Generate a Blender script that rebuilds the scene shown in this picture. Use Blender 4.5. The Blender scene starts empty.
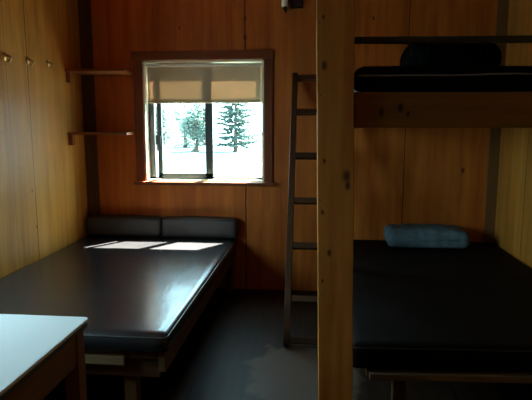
import bpy, bmesh, math, random
from mathutils import Vector, Matrix, noise
C = bpy.context.scene.collection
S = bpy.context.scene
PI = math.pi

# ------------------------------------------------------------------ materials
def newmat(name):
    m = bpy.data.materials.new(name); m.use_nodes = True
    nt = m.node_tree; nt.nodes.clear()
    out = nt.nodes.new('ShaderNodeOutputMaterial')
    return m, nt, out

def node(nt, t, **kw):
    n = nt.nodes.new(t)
    for k, v in kw.items(): setattr(n, k, v)
    return n

def ramp(nt, fac, stops):
    r = node(nt, 'ShaderNodeValToRGB')
    els = r.color_ramp.elements
    while len(els) < len(stops): els.new(0.5)
    for e, (p, c) in zip(els, stops):
        e.position = p; e.color = (*c, 1) if len(c) == 3 else c
    nt.links.new(fac, r.inputs[0])
    return r.outputs[0]

def mix(nt, fac, a, b, mode='MIX'):
    m = node(nt, 'ShaderNodeMix', data_type='RGBA', blend_type=mode)
    def put(i, v):
        if isinstance(v, (int, float)): m.inputs[i].default_value = v
        elif isinstance(v, tuple): m.inputs[i].default_value = (*v, 1)
        else: nt.links.new(v, m.inputs[i])
    put(0, fac); put(6, a); put(7, b)
    return m.outputs[2]

def math_(nt, op, a, b=None, c=None):
    m = node(nt, 'ShaderNodeMath', operation=op)
    for i, v in enumerate((a, b, c)):
        if v is None: continue
        if isinstance(v, (int, float)): m.inputs[i].default_value = v
        else: nt.links.new(v, m.inputs[i])
    return m.outputs[0]

def wood(name, dark, mid, light, grain=2, freq=26.0, seams=(), seam_axis=0, rough=.5, knots=(), knot_axis=0,
         knot_density=0.0, streak=1.0, spec=.3):
    """grain: axis index the grain runs along. seams: positions on seam_axis. knots: (a, z, radius)."""
    m, nt, out = newmat(name)
    tc = node(nt, 'ShaderNodeTexCoord')
    mp = node(nt, 'ShaderNodeMapping')
    sc = [freq]*3; sc[grain] = freq*0.045
    mp.inputs['Scale'].default_value = sc
    nt.links.new(tc.outputs['Object'], mp.inputs[0])
    # warped grain
    wn = node(nt, 'ShaderNodeTexNoise'); wn.inputs['Scale'].default_value = 1.7; wn.inputs['Detail'].default_value = 2
    nt.links.new(tc.outputs['Object'], wn.inputs['Vector'])
    add = node(nt, 'ShaderNodeMixRGB', blend_type='LINEAR_LIGHT'); add.inputs[0].default_value = .9
    nt.links.new(mp.outputs[0], add.inputs[1]); nt.links.new(wn.outputs['Color'], add.inputs[2])
    n1 = node(nt, 'ShaderNodeTexNoise'); n1.inputs['Scale'].default_value = .55; n1.inputs['Detail'].default_value = 5
    n1.inputs['Roughness'].default_value = .6
    nt.links.new(add.outputs[0], n1.inputs['Vector'])
    col = ramp(nt, n1.outputs[0], [(.30, dark), (.50, mid), (.70, light)])
    # broad patches
    mp2 = node(nt, 'ShaderNodeMapping'); s2 = [3.2]*3; s2[grain] = .8; mp2.inputs['Scale'].default_value = s2
    nt.links.new(tc.outputs['Object'], mp2.inputs[0])
    n2 = node(nt, 'ShaderNodeTexNoise'); n2.inputs['Scale'].default_value = 1.0; n2.inputs['Detail'].default_value = 3
    nt.links.new(mp2.outputs[0], n2.inputs['Vector'])
    pat = ramp(nt, n2.outputs[0], [(.3, (1-.28*streak,)*3), (.7, (1+.0*streak,)*3)])
    col = mix(nt, 1.0, col, pat, 'MULTIPLY')
    sep = node(nt, 'ShaderNodeSeparateXYZ'); nt.links.new(tc.outputs['Object'], sep.inputs[0])
    kd = tuple(c*.22 for c in dark)
    for s in seams:
        w = s[1] if isinstance(s, tuple) else .004
        p = s[0] if isinstance(s, tuple) else s
        # gently wandering joint between boards
        wob = math_(nt, 'MULTIPLY_ADD', wn.outputs[0], .012, sep.outputs[seam_axis])
        d = math_(nt, 'ABSOLUTE', math_(nt, 'SUBTRACT', wob, p+.006))
        f = math_(nt, 'LESS_THAN', d, w)
        col = mix(nt, f, col, kd)
    for (a, z, r) in knots:
        da = math_(nt, 'SUBTRACT', sep.outputs[knot_axis], a)
        dz = math_(nt, 'MULTIPLY', math_(nt, 'SUBTRACT', sep.outputs[2], z), .6)
        d = math_(nt, 'SQRT', math_(nt, 'ADD', math_(nt, 'MULTIPLY', da, da), math_(nt, 'MULTIPLY', dz, dz)))
        d = math_(nt, 'MULTIPLY_ADD', n1.outputs[0], r*.7, math_(nt, 'SUBTRACT', d, r*.35))
        f = node(nt, 'ShaderNodeMapRange'); f.inputs[1].default_value = r; f.inputs[2].default_value = r*.35
        nt.links.new(d, f.inputs[0])
        col = mix(nt, f.outputs[0], col, kd)
    if knot_density > 0:
        mk = node(nt, 'ShaderNodeMapping'); s3 = [3.4]*3; s3[grain] = 1.7; mk.inputs['Scale'].default_value = s3
        nt.links.new(tc.outputs['Object'], mk.inputs[0])
        v = node(nt, 'ShaderNodeTexVoronoi', feature='F1'); v.inputs['Scale'].default_value = 1.0
        nt.links.new(mk.outputs[0], v.inputs['Vector'])
        f = node(nt, 'ShaderNodeMapRange'); f.inputs[1].default_value = knot_density; f.inputs[2].default_value = knot_density*.3
        nt.links.new(v.outputs['Distance'], f.inputs[0])
        col = mix(nt, f.outputs[0], col, kd)
    b = node(nt, 'ShaderNodeBsdfPrincipled')
    nt.links.new(col, b.inputs['Base Color']); b.inputs['Roughness'].default_value = rough
    b.inputs['Specular IOR Level'].default_value = spec
    bp = node(nt, 'ShaderNodeBump'); bp.inputs['Strength'].default_value = .12; bp.inputs['Distance'].default_value = .004
    nt.links.new(n1.outputs[0], bp.inputs['Height']); nt.links.new(bp.outputs[0], b.inputs['Normal'])
    nt.links.new(b.outputs[0], out.inputs[0])
    return m

def add_pale_patch(m, cx, cy, rx, ry, col):
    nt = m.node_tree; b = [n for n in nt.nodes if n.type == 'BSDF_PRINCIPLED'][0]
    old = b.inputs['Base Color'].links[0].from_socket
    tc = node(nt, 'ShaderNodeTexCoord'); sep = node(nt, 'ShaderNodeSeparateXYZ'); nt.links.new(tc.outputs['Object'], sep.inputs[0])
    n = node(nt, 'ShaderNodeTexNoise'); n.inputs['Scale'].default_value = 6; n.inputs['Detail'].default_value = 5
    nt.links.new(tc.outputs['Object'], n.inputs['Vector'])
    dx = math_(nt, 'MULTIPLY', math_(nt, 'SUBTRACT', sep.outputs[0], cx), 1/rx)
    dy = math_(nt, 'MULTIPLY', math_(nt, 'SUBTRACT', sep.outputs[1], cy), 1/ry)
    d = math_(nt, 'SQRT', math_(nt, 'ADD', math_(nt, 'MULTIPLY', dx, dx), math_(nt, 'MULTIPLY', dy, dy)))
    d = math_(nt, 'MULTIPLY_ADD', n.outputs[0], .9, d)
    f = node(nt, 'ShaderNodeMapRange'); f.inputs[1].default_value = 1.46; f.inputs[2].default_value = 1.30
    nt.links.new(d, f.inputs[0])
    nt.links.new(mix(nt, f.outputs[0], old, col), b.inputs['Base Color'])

def plain(name, col, rough=.5, metal=0.0, var=.15, scale=12, bump=0.0, spec=.5):
    m, nt, out = newmat(name)
    tc = node(nt, 'ShaderNodeTexCoord')
    n = node(nt, 'ShaderNodeTexNoise'); n.inputs['Scale'].default_value = scale; n.inputs['Detail'].default_value = 4
    nt.links.new(tc.outputs['Object'], n.inputs['Vector'])
    c = ramp(nt, n.outputs[0], [(.3, tuple(x*(1-var) for x in col)), (.7, tuple(min(1, x*(1+var)) for x in col))])
    b = node(nt, 'ShaderNodeBsdfPrincipled')
    nt.links.new(c, b.inputs['Base Color']); b.inputs['Roughness'].default_value = rough
    b.inputs['Metallic'].default_value = metal; b.inputs['Specular IOR Level'].default_value = spec
    if bump:
        bp = node(nt, 'ShaderNodeBump'); bp.inputs['Strength'].default_value = bump; bp.inputs['Distance'].default_value = .01
        nt.links.new(n.outputs[0], bp.inputs['Height']); nt.links.new(bp.outputs[0], b.inputs['Normal'])
    nt.links.new(b.outputs[0], out.inputs[0])
    return m

def vinyl(name, col, rough, bump, spec=.5):
    m, nt, out = newmat(name)
    tc = node(nt, 'ShaderNodeTexCoord')
    n = node(nt, 'ShaderNodeTexNoise'); n.inputs['Scale'].default_value = 5; n.inputs['Detail'].default_value = 5
    nt.links.new(tc.outputs['Object'], n.inputs['Vector'])
    n2 = node(nt, 'ShaderNodeTexNoise'); n2.inputs['Scale'].default_value = 55; n2.inputs['Detail'].default_value = 2
    nt.links.new(tc.outputs['Object'], n2.inputs['Vector'])
    c = ramp(nt, n.outputs[0], [(.3, tuple(x*.9 for x in col)), (.7, tuple(x*1.12 for x in col))])
    b = node(nt, 'ShaderNodeBsdfPrincipled')
    nt.links.new(c, b.inputs['Base Color'])
    b.inputs['Specular IOR Level'].default_value = spec
    rr = node(nt, 'ShaderNodeMapRange'); rr.inputs[1].default_value = .3; rr.inputs[2].default_value = .7
    rr.inputs[3].default_value = rough*.93; rr.inputs[4].default_value = rough*1.08
    nt.links.new(n.outputs[0], rr.inputs[0]); nt.links.new(rr.outputs[0], b.inputs['Roughness'])
    h = math_(nt, 'MULTIPLY_ADD', n2.outputs[0], .12, n.outputs[0])
    bp = node(nt, 'ShaderNodeBump'); bp.inputs['Strength'].default_value = bump; bp.inputs['Distance'].default_value = .02
    nt.links.new(h, bp.inputs['Height']); nt.links.new(bp.outputs[0], b.inputs['Normal'])
    nt.links.new(b.outputs[0], out.inputs[0])
    return m

def glass_mat(name, tint):
    m, nt, out = newmat(name)
    lw = node(nt, 'ShaderNodeLayerWeight'); lw.inputs[0].default_value = .5
    fac = math_(nt, 'MULTIPLY_ADD', math_(nt, 'POWER', lw.outputs['Facing'], 5.0), .96, .04)
    t = node(nt, 'ShaderNodeBsdfTransparent'); t.inputs[0].default_value = (*tint, 1)
    g = node(nt, 'ShaderNodeBsdfGlossy'); g.inputs['Roughness'].default_value = .02
    x = node(nt, 'ShaderNodeMixShader')
    nt.links.new(fac, x.inputs[0]); nt.links.new(t.outputs[0], x.inputs[1]); nt.links.new(g.outputs[0], x.inputs[2])
    nt.links.new(x.outputs[0], out.inputs[0])
    return m

def leafmat(name, col, rough, var=.3, scale=2, spec=.1):
    m, nt, out = newmat(name)
    tc = node(nt, 'ShaderNodeTexCoord')
    n = node(nt, 'ShaderNodeTexNoise'); n.inputs['Scale'].default_value = scale; n.inputs['Detail'].default_value = 3
    nt.links.new(tc.outputs['Object'], n.inputs['Vector'])
    c = ramp(nt, n.outputs[0], [(.3, tuple(x*(1-var) for x in col)), (.7, tuple(x*(1+var) for x in col))])
    d = node(nt, 'ShaderNodeBsdfDiffuse'); t = node(nt, 'ShaderNodeBsdfTranslucent'); x = node(nt, 'ShaderNodeMixShader')
    x.inputs[0].default_value = .4
    nt.links.new(c, d.inputs[0]); nt.links.new(c, t.inputs[0])
    nt.links.new(d.outputs[0], x.inputs[1]); nt.links.new(t.outputs[0], x.inputs[2]); nt.links.new(x.outputs[0], out.inputs[0])
    return m

def screen_mat(name):
    m, nt, out = newmat(name)
    t = node(nt, 'ShaderNodeBsdfTransparent')
    d = node(nt, 'ShaderNodeBsdfDiffuse'); d.inputs[0].default_value = (.10, .13, .11, 1)
    x = node(nt, 'ShaderNodeMixShader'); x.inputs[0].default_value = .13
    nt.links.new(t.outputs[0], x.inputs[1]); nt.links.new(d.outputs[0], x.inputs[2])
    nt.links.new(x.outputs[0], out.inputs[0])
    return m

def cloth_blind(name):
    m, nt, out = newmat(name)
    tc = node(nt, 'ShaderNodeTexCoord')
    n = node(nt, 'ShaderNodeTexNoise'); n.inputs['Scale'].default_value = 3; n.inputs['Detail'].default_value = 3
    nt.links.new(tc.outputs['Object'], n.inputs['Vector'])
    c = ramp(nt, n.outputs[0], [(.3, (.60, .48, .34)), (.7, (.70, .57, .41))])
    d = node(nt, 'ShaderNodeBsdfDiffuse'); nt.links.new(c, d.inputs[0])
    t = node(nt, 'ShaderNodeBsdfTranslucent'); t.inputs[0].default_value = (.62, .50, .34, 1)
    x = node(nt, 'ShaderNodeMixShader'); x.inputs[0].default_value = BLIND_T
    nt.links.new(d.outputs[0], x.inputs[1]); nt.links.new(t.outputs[0], x.inputs[2])
    nt.links.new(x.outputs[0], out.inputs[0])
    return m

BLIND_T = .125
PD, PM, PL = (.44, .098, .010), (.57, .150, .017), (.68, .205, .028)
M = {}
M['wall_back'] = wood('pine_panel_back', PD, PM, PL, seams=[(-.623, .006), .77], seam_axis=0, rough=.55,
                      knots=[(-.622, 2.42, .018), (-.622, 2.26, .020), (1.27, 1.12, .02), (.47, 2.40, .014), (-.45, 1.55, .012), (-1.2, 2.35, .012)], knot_axis=0)
M['wall_left'] = wood('pine_panel_left', (.44, .165, .020), (.58, .250, .038), (.70, .33, .062), seams=[(3.43, .002), (3.70, .005), (4.16, .0015), 2.9, 2.3], seam_axis=1, rough=.5,
                      knots=[(3.66, 1.02, .012), (3.69, .74, .010), (3.52, 1.20, .008)], knot_axis=1)
M['wall_right'] = wood('pine_panel_right', (.42, .145, .017), (.55, .215, .030), (.66, .28, .048), seams=[3.1, 4.0], seam_axis=1, rough=.55)
M['wall_rear'] = wood('pine_panel_rear', PD, PM, PL, seams=[-1, 0, 1], seam_axis=0)
M['ceiling'] = wood('ceiling_boards', PD, PM, PL, grain=1, seams=[-1.6, -1.1, -.6, -.1, .4, .9], seam_axis=0)
M['floor'] = wood('dark_floor_boards', (.017, .0085, .005), (.028, .014, .008), (.046, .025, .015), grain=1, seams=[-1.6, -1.3, -1.0, -.7, -.4, -.1, .2, .5, .8, 1.1, 1.4], seam_axis=0, rough=.5, spec=.1)
add_pale_patch(M['floor'], -.06, 3.0, .36, .46, (.125, .085, .062))  # paler ragged oval on the boards in front of the ladder
M['post'] = wood('rough_post', (.46, .150, .020), (.60, .22, .034), (.70, .29, .055), freq=38, rough=.6,
                 knots=[(-.052, 1.735, .016), (.045, 1.30, .022), (.050, 1.26, .016), (-.045, 1.36, .009), (-.058, 1.92, .007), (-.05, 1.15, .010), (-.02, .98, .012), (-.045, .86, .008)], knot_axis=0)
M['trim'] = wood('stained_trim', (.15, .032, .006), (.20, .048, .009), (.26, .068, .014), freq=30, rough=.5)
M['trim_h'] = wood('stained_trim_across', (.15, .032, .006), (.20, .048, .009), (.26, .068, .014), grain=0, freq=30, rough=.5)
M['batten'] = wood('corner_batten_wood', (.17, .070, .018), (.22, .095, .026), (.28, .125, .036), rough=.6)
M['corner_shade'] = wood('painted_corner_shade', (.075, .028, .008), (.10, .04, .012), (.13, .055, .018), rough=.6)  # dark brown that paints the shade of the left-hand corner
M['shelf'] = wood('shelf_board_wood', (.23, .068, .016), (.31, .098, .024), (.39, .13, .034), grain=0, rough=.45)
M['ladder'] = wood('dark_ladder_wood', (.050, .018, .006), (.072, .027, .009), (.10, .040, .015), rough=.55)
M['ladder_h'] = wood('dark_ladder_wood_across', (.050, .018, .006), (.072, .027, .009), (.10, .040, .015), grain=0, rough=.55)
M['bunk'] = wood('bunk_board_wood', (.19, .075, .016), (.26, .11, .026), (.33, .15, .04), grain=0, rough=.55, knots=[(-.525, 1.572, .014), (-.60, 1.553, .013), (-.495, 1.548, .009), (.02, 1.60, .007), (.10, 1.53, .008)], knot_axis=0)
M['bedwood'] = wood('bed_frame_wood', (.085, .036, .012), (.12, .055, .019), (.165, .08, .029), grain=1, rough=.5)
M['bedwood_h'] = wood('bed_frame_wood_across', (.15, .085, .042), (.21, .125, .062), (.26, .165, .085), grain=0, rough=.5)
M['plank'] = wood('grey_bunk_plank', (.15, .12, .09), (.21, .17, .13), (.27, .22, .17), grain=0, rough=.5)
M['tablewood'] = wood('table_wood', (.17, .075, .024), (.24, .11, .036), (.31, .15, .052), grain=1, rough=.5)
M['bedleg'] = wood('bed_leg_wood', (.085, .036, .012), (.12, .055, .019), (.165, .08, .029), grain=2, rough=.5)
M['tableleg'] = wood('table_leg_wood', (.17, .075, .024), (.24, .11, .036), (.31, .15, .052), grain=2, rough=.5)
M['laminate'] = plain('white_laminate', (.74, .78, .79), .28, var=.02, scale=3)
M['edge'] = plain('dark_table_edging', (.05, .045, .042), .4)
M['vinyl'] = vinyl('brown_black_vinyl', (.0155, .0138, .0145), .25, .03, .55)
M['vinyl_dull'] = vinyl('dull_black_vinyl', (.0065, .0045, .0032), .65, .12, .06)
M['bolster'] = vinyl('bolster_vinyl', (.045, .040, .040), .5, .15)
M['piping'] = plain('grey_piping', (.22, .22, .21), .45)
M['piping_dark'] = plain('dark_piping', (.03, .026, .026), .4)
M['blue'] = plain('blue_cloth', (.12, .175, .205), .8, var=.3, scale=18, bump=.25, spec=.2)
M['blackcloth'] = plain('black_cloth', (.005, .005, .0045), .9, var=.3, scale=25, bump=.2, spec=.0)
M['darkmetal'] = plain('dark_window_metal', (.02, .03, .028), .4, .0, var=.1)
M['rail'] = plain('black_rail_wood', (.018, .012, .010), .5)
M['cream'] = plain('cream_paint', (.80, .72, .52), .5, var=.04)
M['white'] = plain('white_paint', (.82, .82, .76), .45, var=.03)
M['brass'] = plain('brass_hook_metal', (.75, .52, .22), .28, 1.0, var=.1)
M['tarnish'] = plain('dark_block_wood', (.022, .006, .004), .7)
M['pale'] = plain('pale_plastic', (.90, .86, .70), .5, var=.05)
M['steel'] = plain('nail_steel', (.12, .10, .09), .45, .9)
M['glass'] = glass_mat('clear_glass', (.93, .97, .95))
M['screen'] = screen_mat('insect_mesh')
M['blind'] = cloth_blind('blind_fabric')
M['ground'] = plain('dry_grass_ground', (.040, .068, .078), .95, var=.25, scale=.8, spec=.1)
M['needle'] = leafmat('conifer_green', (.06, .092, .082), .8, var=.4, scale=2, spec=.1)
M['leaf'] = leafmat('leaf_green', (.17, .24, .21), .8, var=.4, scale=1.5, spec=.1)
M['bark'] = plain('bark_brown', (.10, .075, .055), .9, var=.3, scale=8, spec=.1)

# ------------------------------------------------------------------ mesh helpers
def bm_box(bm, x0, x1, y0, y1, z0, z1):
    vs = [bm.verts.new((x, y, z)) for z in (z0, z1) for y in (y0, y1) for x in (x0, x1)]
    for f in ((0, 2, 3, 1), (4, 5, 7, 6), (0, 1, 5, 4), (2, 6, 7, 3), (0, 4, 6, 2), (1, 3, 7, 5)):
        bm.faces.new([vs[i] for i in f])
    return vs

def bm_tube(bm, pts, r, n=8, closed=False, cap=True):
    pts = [Vector(p) for p in pts]; k = len(pts); rings = []
    for i, p in enumerate(pts):
        if closed: t = pts[(i+1) % k]-pts[i-1]
        else: t = pts[min(i+1, k-1)]-pts[max(i-1, 0)]
        t.normalize()
        a = t.cross(Vector((0, 0, 1)))
        if a.length < .05: a = t.cross(Vector((1, 0, 0)))
        a.normalize(); b = a.cross(t)
        rr = r[i] if isinstance(r, (list, tuple)) else r
        rings.append([bm.verts.new(p+a*math.cos(2*PI*j/n)*rr+b*math.sin(2*PI*j/n)*rr) for j in range(n)])
    for i in range(k if closed else k-1):
        A, B = rings[i], rings[(i+1) % k]
        for j in range(n): bm.faces.new((A[j], A[(j+1) % n], B[(j+1) % n], B[j]))
    if cap and not closed:
        bm.faces.new(rings[0]); bm.faces.new(rings[-1][::-1])

def finish(bm): bmesh.ops.recalc_face_normals(bm, faces=bm.faces[:])

def obj(name, bm, mat, parent=None, bevel=0.0, smooth=False, seg=2, origin=None):
    """mesh given in world coordinates; stored relative to its parent's place, or to origin for a top-level mesh"""
    finish(bm)
    off = Vector(parent_world(parent)) if parent else Vector(origin or (0, 0, 0))
    for v in bm.verts: v.co -= off
    me = bpy.data.meshes.new(name); bm.to_mesh(me); bm.free()
    me.materials.append(mat)
    if smooth:
        for p in me.polygons: p.use_smooth = True
    o = bpy.data.objects.new(name, me); C.objects.link(o)
    if parent: o.parent = parent
    elif origin: o.location = origin
    if bevel:
        b = o.modifiers.new('bevel', 'BEVEL'); b.width = bevel; b.segments = seg; b.limit_method = 'ANGLE'
    return o

def parent_world(o):
    v = Vector((0, 0, 0))
    while o: v += o.location; o = o.parent
    return v

def box(name, x0, x1, y0, y1, z0, z1, mat, parent=None, bevel=.003, origin=None):
    bm = bmesh.new(); bm_box(bm, x0, x1, y0, y1, z0, z1)
    return obj(name, bm, mat, parent, bevel, origin=origin)

def tube(name, pts, r, mat, parent=None, n=8, closed=False, origin=None):
    bm = bmesh.new(); bm_tube(bm, pts, r, n, closed)
    return obj(name, bm, mat, parent, smooth=True, origin=origin)

def tag(o, label, cat, group=None):
    o['label'] = label; o['category'] = cat
    if group: o['group'] = group
    return o

def thing(name, label, cat, loc, group=None):
    o = bpy.data.objects.new(name, None); C.objects.link(o); o.location = loc; o.empty_display_size = .1
    return tag(o, label, cat, group)

def struct(o): o['kind'] = 'structure'; return o

def cushion_bm(x0, x1, y0, y1, z0, z1, r, step=.04, wob=.004, wfreq=3.0, sag=0.0, pinch=0.0, seed=0):
    """a soft block with rounded edges, a little uneven. pinch thins it towards its ends; sag dips the top."""
    bm = bmesh.new()
    L = (x1-x0, y1-y0, z1-z0)
    N = [max(4, min(70, int(round(l/step)))) for l in L]
    c = Vector(((x0+x1)/2, (y0+y1)/2, (z0+z1)/2)); H = Vector([l/2 for l in L])
    r = min(r, min(H)*.98)
    def warp(t, n):      # denser near the ends
        u = 2*t/n-1
        return .75*u+.25*math.sin(u*PI/2)
    cache = {}
    def V(i, j, k):
        key = (i, j, k)
        if key in cache: return cache[key]
        p = Vector((warp(i, N[0])*H.x, warp(j, N[1])*H.y, warp(k, N[2])*H.z))
        inner = Vector([max(-(H[a]-r), min(H[a]-r, p[a])) for a in range(3)])
        d = p-inner
        if d.length > 1e-9: p = inner+d.normalized()*r
        u, v = p.x/H.x, p.y/H.y
        thin = (1-pinch*(abs(u)**3))*(1-pinch*.6*(abs(v)**3))
        p.z = -H.z+(p.z+H.z)*thin
        if p.z > 0: p.z -= sag*(1-u*u)*(1-v*v)
        w = p+c
        q = Vector((w.x*wfreq+seed, w.y*wfreq, w.z*wfreq))
        nz = noise.noise_vector(q)+.45*noise.noise_vector(q*2.7)
        if p.z > -H.z*.8: w += Vector((nz.x*.5, nz.y*.5, nz.z))*wob
        cache[key] = bm.verts.new(w)
        return cache[key]
    for a, b, cax in ((0, 1, 2), (1, 2, 0), (0, 2, 1)):
        for side in (0, N[cax]):
            for i in range(N[a]):
                for j in range(N[b]):
                    def P(ii, jj):
                        t = [0, 0, 0]; t[a] = ii; t[b] = jj; t[cax] = side
                        return V(*t)
                    bm.faces.new((P(i, j), P(i+1, j), P(i+1, j+1), P(i, j+1)))
    return bm

def loop_pts(x0, x1, y0, y1, z, r, wav=0.0, seed=0):
    pts = []
    for (cx, cy, a0) in ((x1-r, y1-r, 0), (x0+r, y1-r, 90), (x0+r, y0+r, 180), (x1-r, y0+r, 270)):
        for k in range(5):
            a = math.radians(a0+k*22.5); pts.append(Vector((cx+r*math.cos(a), cy+r*math.sin(a), z)))
    dense = []
    for i, p in enumerate(pts):
        q = pts[(i+1) % len(pts)]; n = max(1, int((q-p).length/.08))
        for k in range(n): dense.append(p.lerp(q, k/n))
    for p in dense: p.z += wav*noise.noise(Vector((p.x*4+seed, p.y*4, 0)))
    return dense

# ------------------------------------------------------------------ the room
XL, XR, YB, YF, ZC = -2.11, 1.56, 4.6, -1.3, 2.75
T = .11
# openings
WX0, WX1, WZ0, WZ1 = -1.535, -.468, 1.005, 2.065          # window in the back wall
VY0, VY1, VZ0, VZ1 = 1.35, 2.60, 1.0, 2.0                   # window in the left wall, above the table

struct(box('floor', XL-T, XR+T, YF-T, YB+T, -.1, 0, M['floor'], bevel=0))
struct(box('ceiling', XL-T, XR+T, YF-T, YB+T, ZC, ZC+.1, M['ceiling'], bevel=0))
bm = bmesh.new()
bm_box(bm, XL-T, WX0, YB, YB+T, 0, ZC); bm_box(bm, WX1, XR+T, YB, YB+T, 0, ZC)
bm_box(bm, WX0, WX1, YB, YB+T, 0, WZ0); bm_box(bm, WX0, WX1, YB, YB+T, WZ1, ZC)
struct(obj('wall_back', bm, M['wall_back']))
bm = bmesh.new()
bm_box(bm, XL-T, XL, VY1, YB, 0, ZC); bm_box(bm, XL-T, XL, YF, VY0, 0, ZC)
bm_box(bm, XL-T, XL, VY0, VY1, 0, VZ0); bm_box(bm, XL-T, XL, VY0, VY1, VZ1, ZC)
struct(obj('wall_left', bm, M['wall_left']))
struct(box('wall_right', XR, XR+T, YF, YB, 0, ZC, M['wall_right'], bevel=0))
struct(box('wall_front', XL-T, XR+T, YF-T, YF, 0, ZC, M['wall_rear'], bevel=0))
struct(box('trim_1', XR-.088, XR, YB-.018, YB, 0, ZC, M['batten']))            # batten in the right-hand corner

struct(box('corner_shade_strip', XL, XL+.115, YB-.018, YB, 0, ZC, M['corner_shade']))       # added dark strip, stands in for the shade in the left-hand corner

# ---- window_1
w1 = bpy.data.objects.new('window_1', None); C.objects.link(w1); w1.location = ((WX0+WX1)/2, YB, WZ0); struct(w1)
def part(name, *a, parent=w1, bevel=.003): return box(name, *a, parent=parent, bevel=bevel)
tr = .10
c = part('casing', WX0-tr+.008, WX0-.012, YB-.022, YB, WZ0-.03, WZ1+.012, M['trim'])
c = part('casing', WX1+.012, WX1+tr-.012, YB-.022, YB, WZ0-.03, WZ1+.012, M['trim'])
c = part('casing', WX0-tr-.005, WX1+tr-.008, YB-.026, YB, WZ1+.012, WZ1+.088, M['trim_h'])
c = part('sill', WX0-tr-.01, WX1+tr+.015, YB-.055, YB+.012, WZ0-.035, WZ0-.006, M['trim_h'])
# light painted lining of the opening
part('jamb', WX0-.012, WX0+.006, YB-.012, YB+T, WZ0-.004, WZ1, M['cream'])
part('jamb', WX1-.006, WX1+.012, YB-.012, YB+T, WZ0-.004, WZ1, M['cream'])
part('jamb', WX0+.006, WX1-.006, YB-.012, YB+T, WZ1-.008, WZ1+.012, M['cream'])
part('jamb', WX0+.006, WX1-.006, YB-.004, YB+T, WZ0-.006, WZ0+.008, M['cream'])
gx0, gx1, gz0, gz1 = WX0+.006, WX1-.006, WZ0+.008, WZ1-.008
gy = YB+.082
bm = bmesh.new()
for a in ((gx0, gx0+.052, gy, gy+.035, gz0, gz1), (gx1-.012, gx1, gy, gy+.035, gz0, gz1),
          (gx0, gx1, gy, gy+.035, gz0, gz0+.022), (gx0, gx1, gy, gy+.035, gz1-.022, gz1)): bm_box(bm, *a)
obj('outer_frame', bm, M['darkmetal'], w1)
# fixed right-hand pane
mx = -.962
g = box('pane', mx+.02, gx1-.010, gy+.022, gy+.026, gz0+.02, gz1-.02, M['glass'], w1, 0)
# sliding left-hand sash, pulled a little away from its jamb
sx0, sx1 = gx0+.086, mx+.032
sash = bpy.data.objects.new('sash', None); C.objects.link(sash); sash.parent = w1
bm = bmesh.new()
sy0, sy1 = gy-.030, gy+.004
for a in ((sx0, sx0+.040, sy0, sy1, gz0+.012, gz1-.02), (sx1-.068, sx1, sy0, sy1, gz0+.012, gz1-.02),
          (sx0, sx1, sy0, sy1, gz0+.012, gz0+.055), (sx0, sx1, sy0, sy1, gz1-.06, gz1-.02)): bm_box(bm, *a)
obj('sash_frame', bm, M['darkmetal'], sash, .002)
box('sash_pane', sx0+.036, sx1-.06, gy-.008, gy-.004, gz0+.05, gz1-.05, M['glass'], sash, 0)
box('insect_screen', sx0+.02, mx+.01, gy+.030, gy+.0315, gz0+.02, gz1-.02, M['screen'], sash, 0)
box('latch', sx0-.018, sx0+.030, sy0-.016, sy0, 1.33, 1.42, M['darkmetal'], sash, .004)

# ---- window_2, over the table in the left wall
w2 = bpy.data.objects.new('window_2', None); C.objects.link(w2); w2.location = (XL, (VY0+VY1)/2, VZ0); struct(w2)
bm = bmesh.new()
for a in ((XL-.022+.022, XL+.022, VY0-.09, VY0, VZ0-.03, VZ1+.09), (XL, XL+.022, VY1, VY1+.09, VZ0-.03, VZ1+.09),
          (XL, XL+.022, VY0, VY1, VZ1, VZ1+.09), (XL, XL+.05, VY0-.09, VY1+.09, VZ0-.035, VZ0)): bm_box(bm, *a)
obj('casing', bm, M['trim'], w2)
bm = bmesh.new()
ym = (VY0+VY1)/2
for a in ((XL-.1, XL-.07, VY0, VY0+.025, VZ0, VZ1), (XL-.1, XL-.07, VY1-.025, VY1, VZ0, VZ1), (XL-.1, XL-.07, ym-.02, ym+.02, VZ0, VZ1),
          (XL-.1, XL-.07, VY0, VY1, VZ0, VZ0+.025), (XL-.1, XL-.07, VY0, VY1, VZ1-.025, VZ1)): bm_box(bm, *a)
obj('outer_frame', bm, M['darkmetal'], w2)
box('pane', XL-.087, XL-.083, VY0+.02, VY1-.02, VZ0+.02, VZ1-.02, M['glass'], w2, 0)

# ---- roller blind in the top of the window
bl = thing('roller_blind', 'beige roller blind half drawn over the top of the window', 'blind', ((WX0+WX1)/2, YB+.03, 1.70))
bx0, bx1 = WX0+.020, WX1-.012
bm = bmesh.new(); N = 40
for s in range(N+1):
    x = bx0+(bx1-bx0)*s/N
    for k in range(9):
        z = 2.035-(2.035-1.712)*k/8
        bm.verts.new((x, YB+.046+.0015*math.sin(s*.5)*(k/8), z+.004*math.sin(s*.21)*(k/8)))
bm.verts.ensure_lookup_table()
for s in range(N):
    for k in range(8):
        bm.faces.new([bm.verts[i] for i in (s*9+k, (s+1)*9+k, (s+1)*9+k+1, s*9+k+1)])
f_ = obj('blind_fabric', bm, M['blind'], bl, smooth=True)
so = f_.modifiers.new('thick', 'SOLIDIFY'); so.thickness = .0015
tube('roller', [(bx0-.006, YB+.034, 2.036), (bx1+.004, YB+.034, 2.036)], .014, M['white'], bl, 12)
tube('bottom_bar', [(bx0-.002, YB+.042, 1.710), (bx1+.002, YB+.042, 1.710)], .008, M['cream'], bl, 10)
box('bracket', bx0-.012, bx0-.006, YB+.025, YB+.065, 2.02, 2.055, M['white'], bl, .001)
box('bracket', bx1+.003, bx1+.0065, YB+.025, YB+.065, 2.02, 2.055, M['white'], bl, .001)

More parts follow.
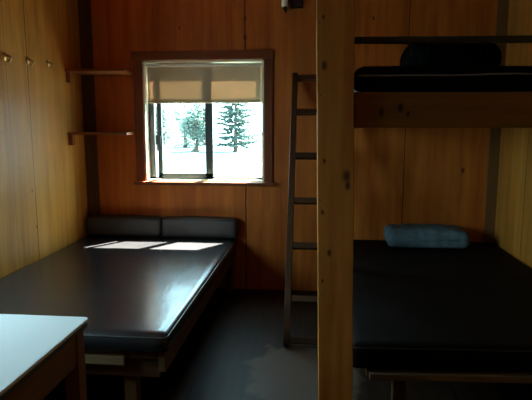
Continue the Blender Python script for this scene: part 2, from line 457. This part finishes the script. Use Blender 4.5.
# ------------------------------------------------------------------ shelves in the corner
def shelf(z, label, yf):
    t = thing('corner_shelf', label, 'shelf', (-1.85, 4.45, z), 'corner shelves beside the window')
    bm = bmesh.new()
    o = [(XL, yf), (-1.588, yf), (-1.648, YB-.001), (XL, YB-.001)]
    lo = [bm.verts.new((x, y, z)) for x, y in o]; hi = [bm.verts.new((x, y, z+.022)) for x, y in o]
    bm.faces.new(lo[::-1]); bm.faces.new(hi)
    for i in range(4): bm.faces.new((lo[i], lo[(i+1) % 4], hi[(i+1) % 4], hi[i]))
    obj('shelf_board', bm, M['shelf'], t, .003)
    box('support_block', XL, XL+.040, yf+.012, yf+.060, z-.088, z, M['shelf'], t)
shelf(1.952, 'upper of two small wooden corner shelves left of the window', 4.275)
shelf(1.424, 'lower of two small wooden corner shelves left of the window', 4.262)

# ------------------------------------------------------------------ coat hooks on the left wall
HL = ['brass coat hook on the left wall, furthest from the shelves', 'brass coat hook on the left wall, middle of three',
      'brass coat hook on the left wall, nearest the shelves']
hookp = []
def build_hook(loc, label):
    t = thing('coat_hook', label, 'hook', loc, 'coat hooks on the left wall')
    x, y, z = loc
    bm = bmesh.new()
    bmesh.ops.create_cone(bm, cap_ends=True, segments=20, radius1=.020, radius2=.017, depth=.008,
                          matrix=Matrix.Translation((x+.004, y, z)) @ Matrix.Rotation(PI/2, 4, 'Y') @ Matrix.Scale(1.5, 4, (1, 0, 0)))
    obj('backplate', bm, M['brass'], t, smooth=True)
    pts = [(x+.006+.045*math.sin(a), y, z+.004-.028*(1-math.cos(a))+.006*a) for a in [k*.25 for k in range(11)]]
    tube('prong', pts, .0055, M['brass'], t, 8)
    bm = bmesh.new(); bmesh.ops.create_uvsphere(bm, u_segments=12, v_segments=8, radius=.010, matrix=Matrix.Translation(pts[-1]))
    obj('ball_tip', bm, M['brass'], t, smooth=True)
    return t
h0 = build_hook((XL, 3.42, 1.965), HL[0])
for (y, z), lab in zip(((3.705, 1.975), (4.0, 1.988)), HL[1:]):
    h = h0.copy(); C.objects.link(h); h.location = (XL, y, z); h['label'] = lab
    for ch in list(h0.children):
        k = ch.copy(); C.objects.link(k); k.parent = h

# ------------------------------------------------------------------ wall fitting high on the back wall
t = thing('wall_fitting', 'small dark wooden block with pale fitting high on the back wall', 'fitting', (-.2, YB, 2.56))
box('mounting_block', -.232, -.125, YB-.05, YB, 2.49, 2.62, M['tarnish'], t, .004)
tube('pale_tube', [(-.277, YB-.045, 2.66), (-.277, YB-.045, 2.500)], .027, M['pale'], t, 16)
bm = bmesh.new(); bm_tube(bm, [(-.277, YB-.045, 2.499), (-.272, YB-.045, 2.480), (-.266, YB-.05, 2.462), (-.275, YB-.058, 2.448)], [.016, .018, .008, .004], 10)
obj('dark_tip', bm, M['tarnish'], t, smooth=True)
box('bracket', -.265, -.22, YB-.042, YB-.028, 2.535, 2.55, M['tarnish'], t, .001)

# ------------------------------------------------------------------ left-hand bed
BX0, BX1, BY0, BY1 = XL+.004, -.70, 2.33, 4.595
b = thing('bed_frame', 'low brown wooden bed frame under the wide vinyl mattress by the window', 'bed', (-1.4, 3.45, 0))
box('deck', BX0, BX1-.05, BY0+.03, BY1, .355, .393, M['bedwood'], b)
box('front_rail', BX0, BX1-.225, BY0+.0, BY0+.03, .330, .375, M['bedwood_h'], b)
box('side_rail', BX1-.055, BX1-.02, BY0+.01, BY1, .300, .393, M['bedwood'], b)
box('front_apron', BX0, BX1-.06, BY0+.05, BY0+.08, .25, .355, M['ladder_h'], b)
for x in (BX0+.02, -.963, ):
    box('leg', x, x+.065, BY0+.085, BY0+.15, 0, .355, M['bedleg'], b)
for x in (BX0+.02, -.80):
    box('leg', x, x+.065, BY1-.12, BY1-.055, 0, .355, M['bedleg'], b)
m_ = thing('vinyl_mattress', 'wide glossy brown-black vinyl mattress with sun patches below the window', 'mattress', (-1.4, 3.45, .393))
mbm = cushion_bm(BX0+.002, BX1, BY0-.02, BY1-.004, .394, .500, .042, .045, .0025, 2.6, .003)
obj('mattress_cover', mbm, M['vinyl'], m_, smooth=True)
tube('piping', loop_pts(BX0+.012, BX1-.006, BY0-.014, BY1-.012, .484, .04, .002), .0035, M['piping_dark'], m_, 6, True)
for (x0, x1, lab, sd) in ((XL+.02, -1.385, 'dark vinyl bolster on the wide bed, in the corner of the room', 3), (-1.378, -.69, 'dark vinyl bolster on the wide bed, right below the window', 9)):
    t = thing('bolster', lab, 'bolster', ((x0+x1)/2, 4.53, .5), 'bolsters at the head of the wide bed')
    obj('bolster_cover', cushion_bm(x0, x1, 4.462, 4.594, .503, .690, .032, .03, .004, 4, 0, .05, sd), M['bolster'], t, smooth=True)
    tube('piping', [(x0+.02, 4.466, .665), ((x0+x1)/2, 4.463, .672), (x1-.02, 4.466, .665)], .003, M['piping_dark'], t, 6)

# ------------------------------------------------------------------ table
t = thing('table', 'white topped wooden table with dark edging in front of the wide bed', 'table', (-1.48, 1.38, 0))
TX0, TX1, TY0, TY1 = -2.08, -.883, .86, 1.89
def rounded(z0, z1, e, r):
    bm = bmesh.new(); pts = []
    for (cx, cy, a0) in ((TX1+e-r, TY1+e-r, 0), (TX0-e+r, TY1+e-r, 90), (TX0-e+r, TY0-e+r, 180), (TX1+e-r, TY0-e+r, 270)):
        for k in range(7):
            a = math.radians(a0+k*15); pts.append((cx+r*math.cos(a), cy+r*math.sin(a)))
    lo = [bm.verts.new((x, y, z0)) for x, y in pts]; hi = [bm.verts.new((x, y, z1)) for x, y in pts]
    bm.faces.new(lo[::-1]); bm.faces.new(hi); n = len(pts)
    for i in range(n): bm.faces.new((lo[i], lo[(i+1) % n], hi[(i+1) % n], hi[i]))
    return bm
obj('tabletop', rounded(.737, .750, 0, .022), M['laminate'], t, .003)
obj('edging', rounded(.718, .7368, -.001, .022), M['edge'], t, .002)
ap0, ap1 = .585, .7175
box('apron', TX1-.045, TX1-.022, TY0+.08, TY1-.082, ap0, ap1, M['tablewood'], t)
box('apron', TX0+.022, TX0+.045, TY0+.08, TY1-.082, ap0, ap1, M['tablewood'], t)
box('apron', TX0+.08, TX1-.082, TY1-.045, TY1-.022, ap0, ap1, M['bedwood_h'], t)
box('apron', TX0+.08, TX1-.082, TY0+.022, TY0+.045, ap0, ap1, M['bedwood_h'], t)
for x in (TX0+.02, TX1-.078):
    for y in (TY0+.02, TY1-.08):
        box('leg', x, x+.06, y, y+.06, 0, ap1, M['tableleg'], t, .004)

# ------------------------------------------------------------------ post
p = thing('timber_post', 'thick square timber post standing in front of the ladder', 'post', (.081, 2.175, 0))
bm = bmesh.new()
NZ = 40
rings = []
for k in range(NZ+1):
    z = ZC*k/NZ; ring = []
    for (u, v) in ((-1, -1), (-.96, -1), (-.4, -1), (0, -1), (.4, -1), (.96, -1), (1, -1), (1, -.96), (1, .96), (1, 1), (-1, 1), (-1, .96), (-1, -.96)):
        cu = u*(.982 if abs(u) == 1 and abs(v) == 1 else 1); cv = v*(.982 if abs(u) == 1 and abs(v) == 1 else 1)
        w = .0016*noise.noise(Vector((u*3, v*3, z*3.0)))
        ring.append(bm.verts.new((.081+.0245-.0189*z+cu*(.0735+w), 2.175+cv*(.0735+w), z)))
    rings.append(ring)
for A, B in zip(rings, rings[1:]):
    n = len(A)
    for j in range(n): bm.faces.new((A[j], A[(j+1) % n], B[(j+1) % n], B[j]))
bm.faces.new(rings[0][::-1]); bm.faces.new(rings[-1])
obj('shaft', bm, M['post'], p)
for (x, z) in ((.02, 1.90), (.024, 1.62), (.022, 1.20), (.026, .80)):
    tube('nail', [(x+.022-.0189*z, 2.175-.0738-.0016, z), (x+.022-.0189*z, 2.175-.0715, z)], .0035, M['steel'], p, 8)

# ------------------------------------------------------------------ ladder leaning on the back wall
LT = Vector((0, 4.52, 1.935)); LB = Vector((0, 3.375, 0.0))
l = thing('ladder', 'dark wooden ladder leaning on the back wall behind the post', 'ladder', (-.03, 3.4, 0))
ldir = (LT-LB).normalized(); lnrm = Vector((0, ldir.z, -ldir.y))   # towards the wall
def lad_box(name, x0, x1, s0, s1, n0, n1, mat):
    bm = bmesh.new(); vs = bm_box(bm, x0, x1, n0, n1, s0, s1)
    for v in bm.verts:
        q = v.co.copy(); v.co = Vector((q.x, 0, 0))+LB+ldir*q.z+lnrm*q.y
        if v.co.z < 0: v.co.z = 0.0
    return obj(name, bm, mat, l, .003)
LL = (LT-LB).length
lad_box('stile', -.205, -.160, .018, LL, -.028, .028, M['ladder'])
lad_box('stile', .095, .138, .018, LL, -.028, .028, M['ladder'])
for z in (1.902, 1.614, 1.264, .932, .622, .283, .035):
    s = z/ldir.z
    lad_box('rung', -.158, .094, s-.022, s+.022, -.022, .022, M['ladder_h'])

# ------------------------------------------------------------------ bunk bed
k = thing('bunk_bed', 'two tier built-in wooden bunk bed behind the timber post', 'bunk bed', (.86, 3.4, 0))
fx0, fx1 = .153, XR-.002
box('end_board', fx0, fx1, 2.125, 2.160, 1.493, 1.634, M['bunk'], k)
box('guard_rail', .146, fx1, 2.12, 2.150, 1.822, 1.848, M['rail'], k, .006)
box('upper_deck', fx0+.04, fx1, 2.162, 4.58, 1.585, 1.632, M['bedwood'], k)
box('side_board', fx0, fx0+.036, 2.165, 4.59, 1.50, 1.634, M['bedwood'], k)
box('lower_deck', .25, fx1, 2.30, 4.59, .338, .374, M['bedwood'], k)
box('front_rail', .262, fx1, 2.272, 2.298, .338, .370, M['plank'], k)
for x in (.38, 1.45):
    box('leg', x, x+.06, 2.33, 2.39, 0, .338, M['ladder'], k)
for x in (.25, 1.45):
    box('leg', x, x+.06, 4.50, 4.56, 0, .338, M['ladder'], k)
m2 = thing('bunk_mattress', 'dark vinyl mattress on the lower bunk, under the blue pillow', 'mattress', (.86, 3.4, .375), 'bunk mattresses')
obj('mattress_cover', cushion_bm(.165, fx1-.004, 2.285, 4.585, .375, .500, .035, .045, .004, 2.6, .004, 0, 5), M['vinyl_dull'], m2, smooth=True)
tube('piping', loop_pts(.172, fx1-.010, 2.290, 4.575, .486, .035, .002), .0035, M['piping_dark'], m2, 6, True)
m3 = thing('bunk_mattress', 'dark vinyl mattress with a pale seam on the upper bunk', 'mattress', (.86, 3.2, 1.635), 'bunk mattresses')
obj('mattress_cover', cushion_bm(.153, fx1-.004, 2.132, 4.45, 1.635, 1.738, .035, .045, .004, 2.6, .002, 0, 8), M['vinyl_dull'], m3, smooth=True)
tube('piping', loop_pts(.159, fx1-.010, 2.131, 4.44, 1.700, .035, .007, 4), .0032, M['piping'], m3, 6, True)['label'] = 'pale grey seam piping'

# pillow on the lower bunk
t = thing('pillow', 'blue pillow at the head of the lower bunk', 'pillow', (.93, 4.38, .5))
obj('pillow_case', cushion_bm(.60, 1.262, 4.22, 4.56, .5035, .668, .055, .022, .011, 6, 0, .10, 21), M['blue'], t, smooth=True)
tube('seam', [(.625, 4.255, .58), (.72, 4.224, .585), (.95, 4.214, .583), (1.16, 4.224, .585), (1.24, 4.257, .58)], .0035, M['blue'], t, 6)
# bundle on the upper bunk
t = thing('bedding_bundle', 'black lumpy bundle of bedding lying on the upper bunk', 'bedding', (.69, 2.78, 1.738))
obj('wrapped_roll', cushion_bm(.437, .925, 2.66, 2.92, 1.747, 1.947, .098, .022, .014, 7, 0, .12, 31), M['blackcloth'], t, smooth=True)
for x in (.55, .80):
    pts = [(x, 2.79+.128*math.cos(a), 1.848+.097*math.sin(a)) for a in [q*2*PI/24 for q in range(24)]]
    tube('strap', pts, .006, M['blackcloth'], t, 6, True)

# the bunk was not built quite square: its foot end stands a little further back at the right-hand wall
for root in (k, m2, m3, t):
    for ch in root.children:
        off = parent_world(root)
        for v in ch.data.vertices:
            wx, wy = v.co.x+off.x, v.co.y+off.y
            v.co.y += max(0, wx-.15)*.055*max(0, min(1, (4.5-wy)/2.3))

# ------------------------------------------------------------------ outside
bm = bmesh.new()
NG = 40
for i in range(NG+1):
    for j in range(NG+1):
        x = -70+140*i/NG; y = -30+170*j/NG
        bm.verts.new((x, y, -.38+.05*noise.noise(Vector((x*.1, y*.1, 0)))))
bm.verts.ensure_lookup_table()
for i in range(NG):
    for j in range(NG):
        bm.faces.new([bm.verts[q] for q in (i*(NG+1)+j, (i+1)*(NG+1)+j, (i+1)*(NG+1)+j+1, i*(NG+1)+j+1)])
struct(obj('ground', bm, M['ground']))

def blade(bm, p, d, w, roll=0.0):
    d = Vector(d); s = d.cross(Vector((0, 0, 1))); s = (s if s.length > 1e-6 else Vector((1, 0, 0))).normalized()*w
    if roll: s = Matrix.Rotation(roll, 3, d) @ s
    a = bm.verts.new(Vector(p)-s*.4); b_ = bm.verts.new(Vector(p)+d*.5-s); c_ = bm.verts.new(Vector(p)+d); e = bm.verts.new(Vector(p)+d*.5+s)
    bm.faces.new((a, b_, c_, e))

def conifer(x, y, h, r, label, seed):
    rng = random.Random(seed)
    t = thing('conifer_tree', label, 'tree', (x, y, -.4), 'trees outside the window')
    tube('trunk', [(x, y, -.4), (x+.05, y, h*.5), (x, y, h-.6)], [.17, .10, .02], M['bark'], t, 8)
    bm = bmesh.new(); z = .15
    while z < h-.4:
        q = max(.02, 1-(z+.4)/h)
        R = r*(q**.75)*rng.uniform(.75, 1.12); n = 5
        a0 = rng.uniform(0, 6.28)
        for kk in range(n):
            a = a0+kk*2*PI/n+rng.uniform(-.25, .25); R1 = R*rng.uniform(.45, 1.15); drp = rng.uniform(.05, .40); dz = rng.uniform(-.12, .12)
            steps = max(4, int(R1/.16))
            for s in range(steps):
                u = (s+1)/steps
                pp = Vector((x+math.cos(a)*R1*u, y+math.sin(a)*R1*u, z+dz-drp*R1*u+.2*R1*u*u*u))
                for g in range(5):
                    aa = a+rng.uniform(-1.1, 1.1)
                    blade(bm, pp, (math.cos(aa)*.30, math.sin(aa)*.30, rng.uniform(-.12, .10)), rng.uniform(.05, .08), rng.uniform(.5, 2.6))
        z += rng.uniform(.15, .25)
    fo = obj('foliage', bm, M['needle'], t)
def bushy(x, y, h, r, label, seed):
    rng = random.Random(seed)
    t = thing('bushy_tree', label, 'tree', (x, y, -.4), 'trees outside the window')
    bm = bmesh.new()
    bm_tube(bm, [(x, y, -.4), (x+.1, y, h*.35), (x-.05, y, h*.75)], [.2, .14, .05], 8)
    for q in range(7):
        a = q*.9+seed; z0 = h*(.2+.07*q)
        bm_tube(bm, [(x, y, z0), (x+math.cos(a)*r*.35, y+math.sin(a)*r*.35, z0+r*.3), (x+math.cos(a)*r*.7, y+math.sin(a)*r*.7, z0+r*.5)], [.07, .045, .02], 6)
    obj('trunk', bm, M['bark'], t, smooth=True)
    bm = bmesh.new()
    cl = []
    for q in range(34):
        while True:
            v = Vector((rng.uniform(-1, 1), rng.uniform(-1, 1), rng.uniform(-1, 1)))
            if v.length < 1: break
        cl.append((Vector((x+v.x*r*.8, y+v.y*r*.8, h*.47+v.z*h*.47)), rng.uniform(.28, .5)*r))
    for cc, rr in cl:
        for _ in range(85):
            v = Vector((rng.gauss(0, 1), rng.gauss(0, 1), rng.gauss(0, 1))).normalized()*rr*rng.uniform(.6, 1)
            blade(bm, cc+v, (rng.uniform(-.3, .3), rng.uniform(-.3, .3), rng.uniform(-.25, .2)), rng.uniform(.06, .11))
    obj('foliage', bm, M['leaf'], t)
bushy(-12.4, 40, 4.8, 1.8, 'bushy green tree outside, at the left edge of the left window pane', 1)
bushy(-11.6, 45.5, 6.0, 2.3, 'tall bushy green tree outside, in the middle of the left window pane', 2)
bushy(-8.85, 38, 4.0, 1.3, 'smaller bushy green tree outside, beside the window mullion', 3)
bushy(-11.1, 51, 6.5, 2.2, 'distant bushy green tree outside, behind the one beside the mullion', 6)
conifer(-5.9, 38, 6.5, 2.0, 'tiered green conifer outside, in the right window pane', 4)

# ------------------------------------------------------------------ light
SKY, SUN = 17.0, 320.0
w = bpy.data.worlds.new('daylight'); S.world = w; w.use_nodes = True
bg = w.node_tree.nodes['Background']; bg.inputs[0].default_value = (.56, .85, 1.0, 1); bg.inputs[1].default_value = SKY
s = bpy.data.lights.new('sun', 'SUN'); s.energy = SUN; s.angle = .0093; s.color = (1, .98, .92)
so = bpy.data.objects.new('sun', s); C.objects.link(so); so.location = (6, 12, 14)
so.rotation_euler = Vector((-.35, -.50, -1)).to_track_quat('-Z', 'Y').to_euler()
def portal(name, loc, rot, sx, sy):
    a = bpy.data.lights.new(name, 'AREA'); a.shape = 'RECTANGLE'; a.size = sx; a.size_y = sy; a.cycles.is_portal = True
    o = bpy.data.objects.new(name, a); C.objects.link(o); o.location = loc; o.rotation_euler = rot
portal('window_portal', ((WX0+WX1)/2, YB+T+.02, (WZ0+WZ1)/2), (-PI/2, 0, 0), WX1-WX0, WZ1-WZ0)
portal('side_window_portal', (XL-T-.02, (VY0+VY1)/2, (VZ0+VZ1)/2), (PI/2, 0, -PI/2), VY1-VY0, VZ1-VZ0)

# ------------------------------------------------------------------ camera and view
cam = bpy.data.cameras.new('camera'); cam.sensor_width = 36; cam.lens = 34.98; cam.clip_start = .05; cam.clip_end = 300
co = bpy.data.objects.new('camera', cam); C.objects.link(co)
co.location = (0, 0, 1.5); co.rotation_euler = (math.radians(90-8.147), 0, math.radians(5.468))
S.camera = co
S.view_settings.view_transform = 'Standard'; S.view_settings.look = 'None'
S.view_settings.gamma = 1.0; S.view_settings.exposure = 0.16
S.view_settings.use_curve_mapping = False
S.cycles.max_bounces = 12; S.cycles.diffuse_bounces = 6; S.cycles.glossy_bounces = 5; S.cycles.transparent_max_bounces = 16
S.cycles.use_denoising = True
S.cycles.sample_clamp_indirect = 6.0
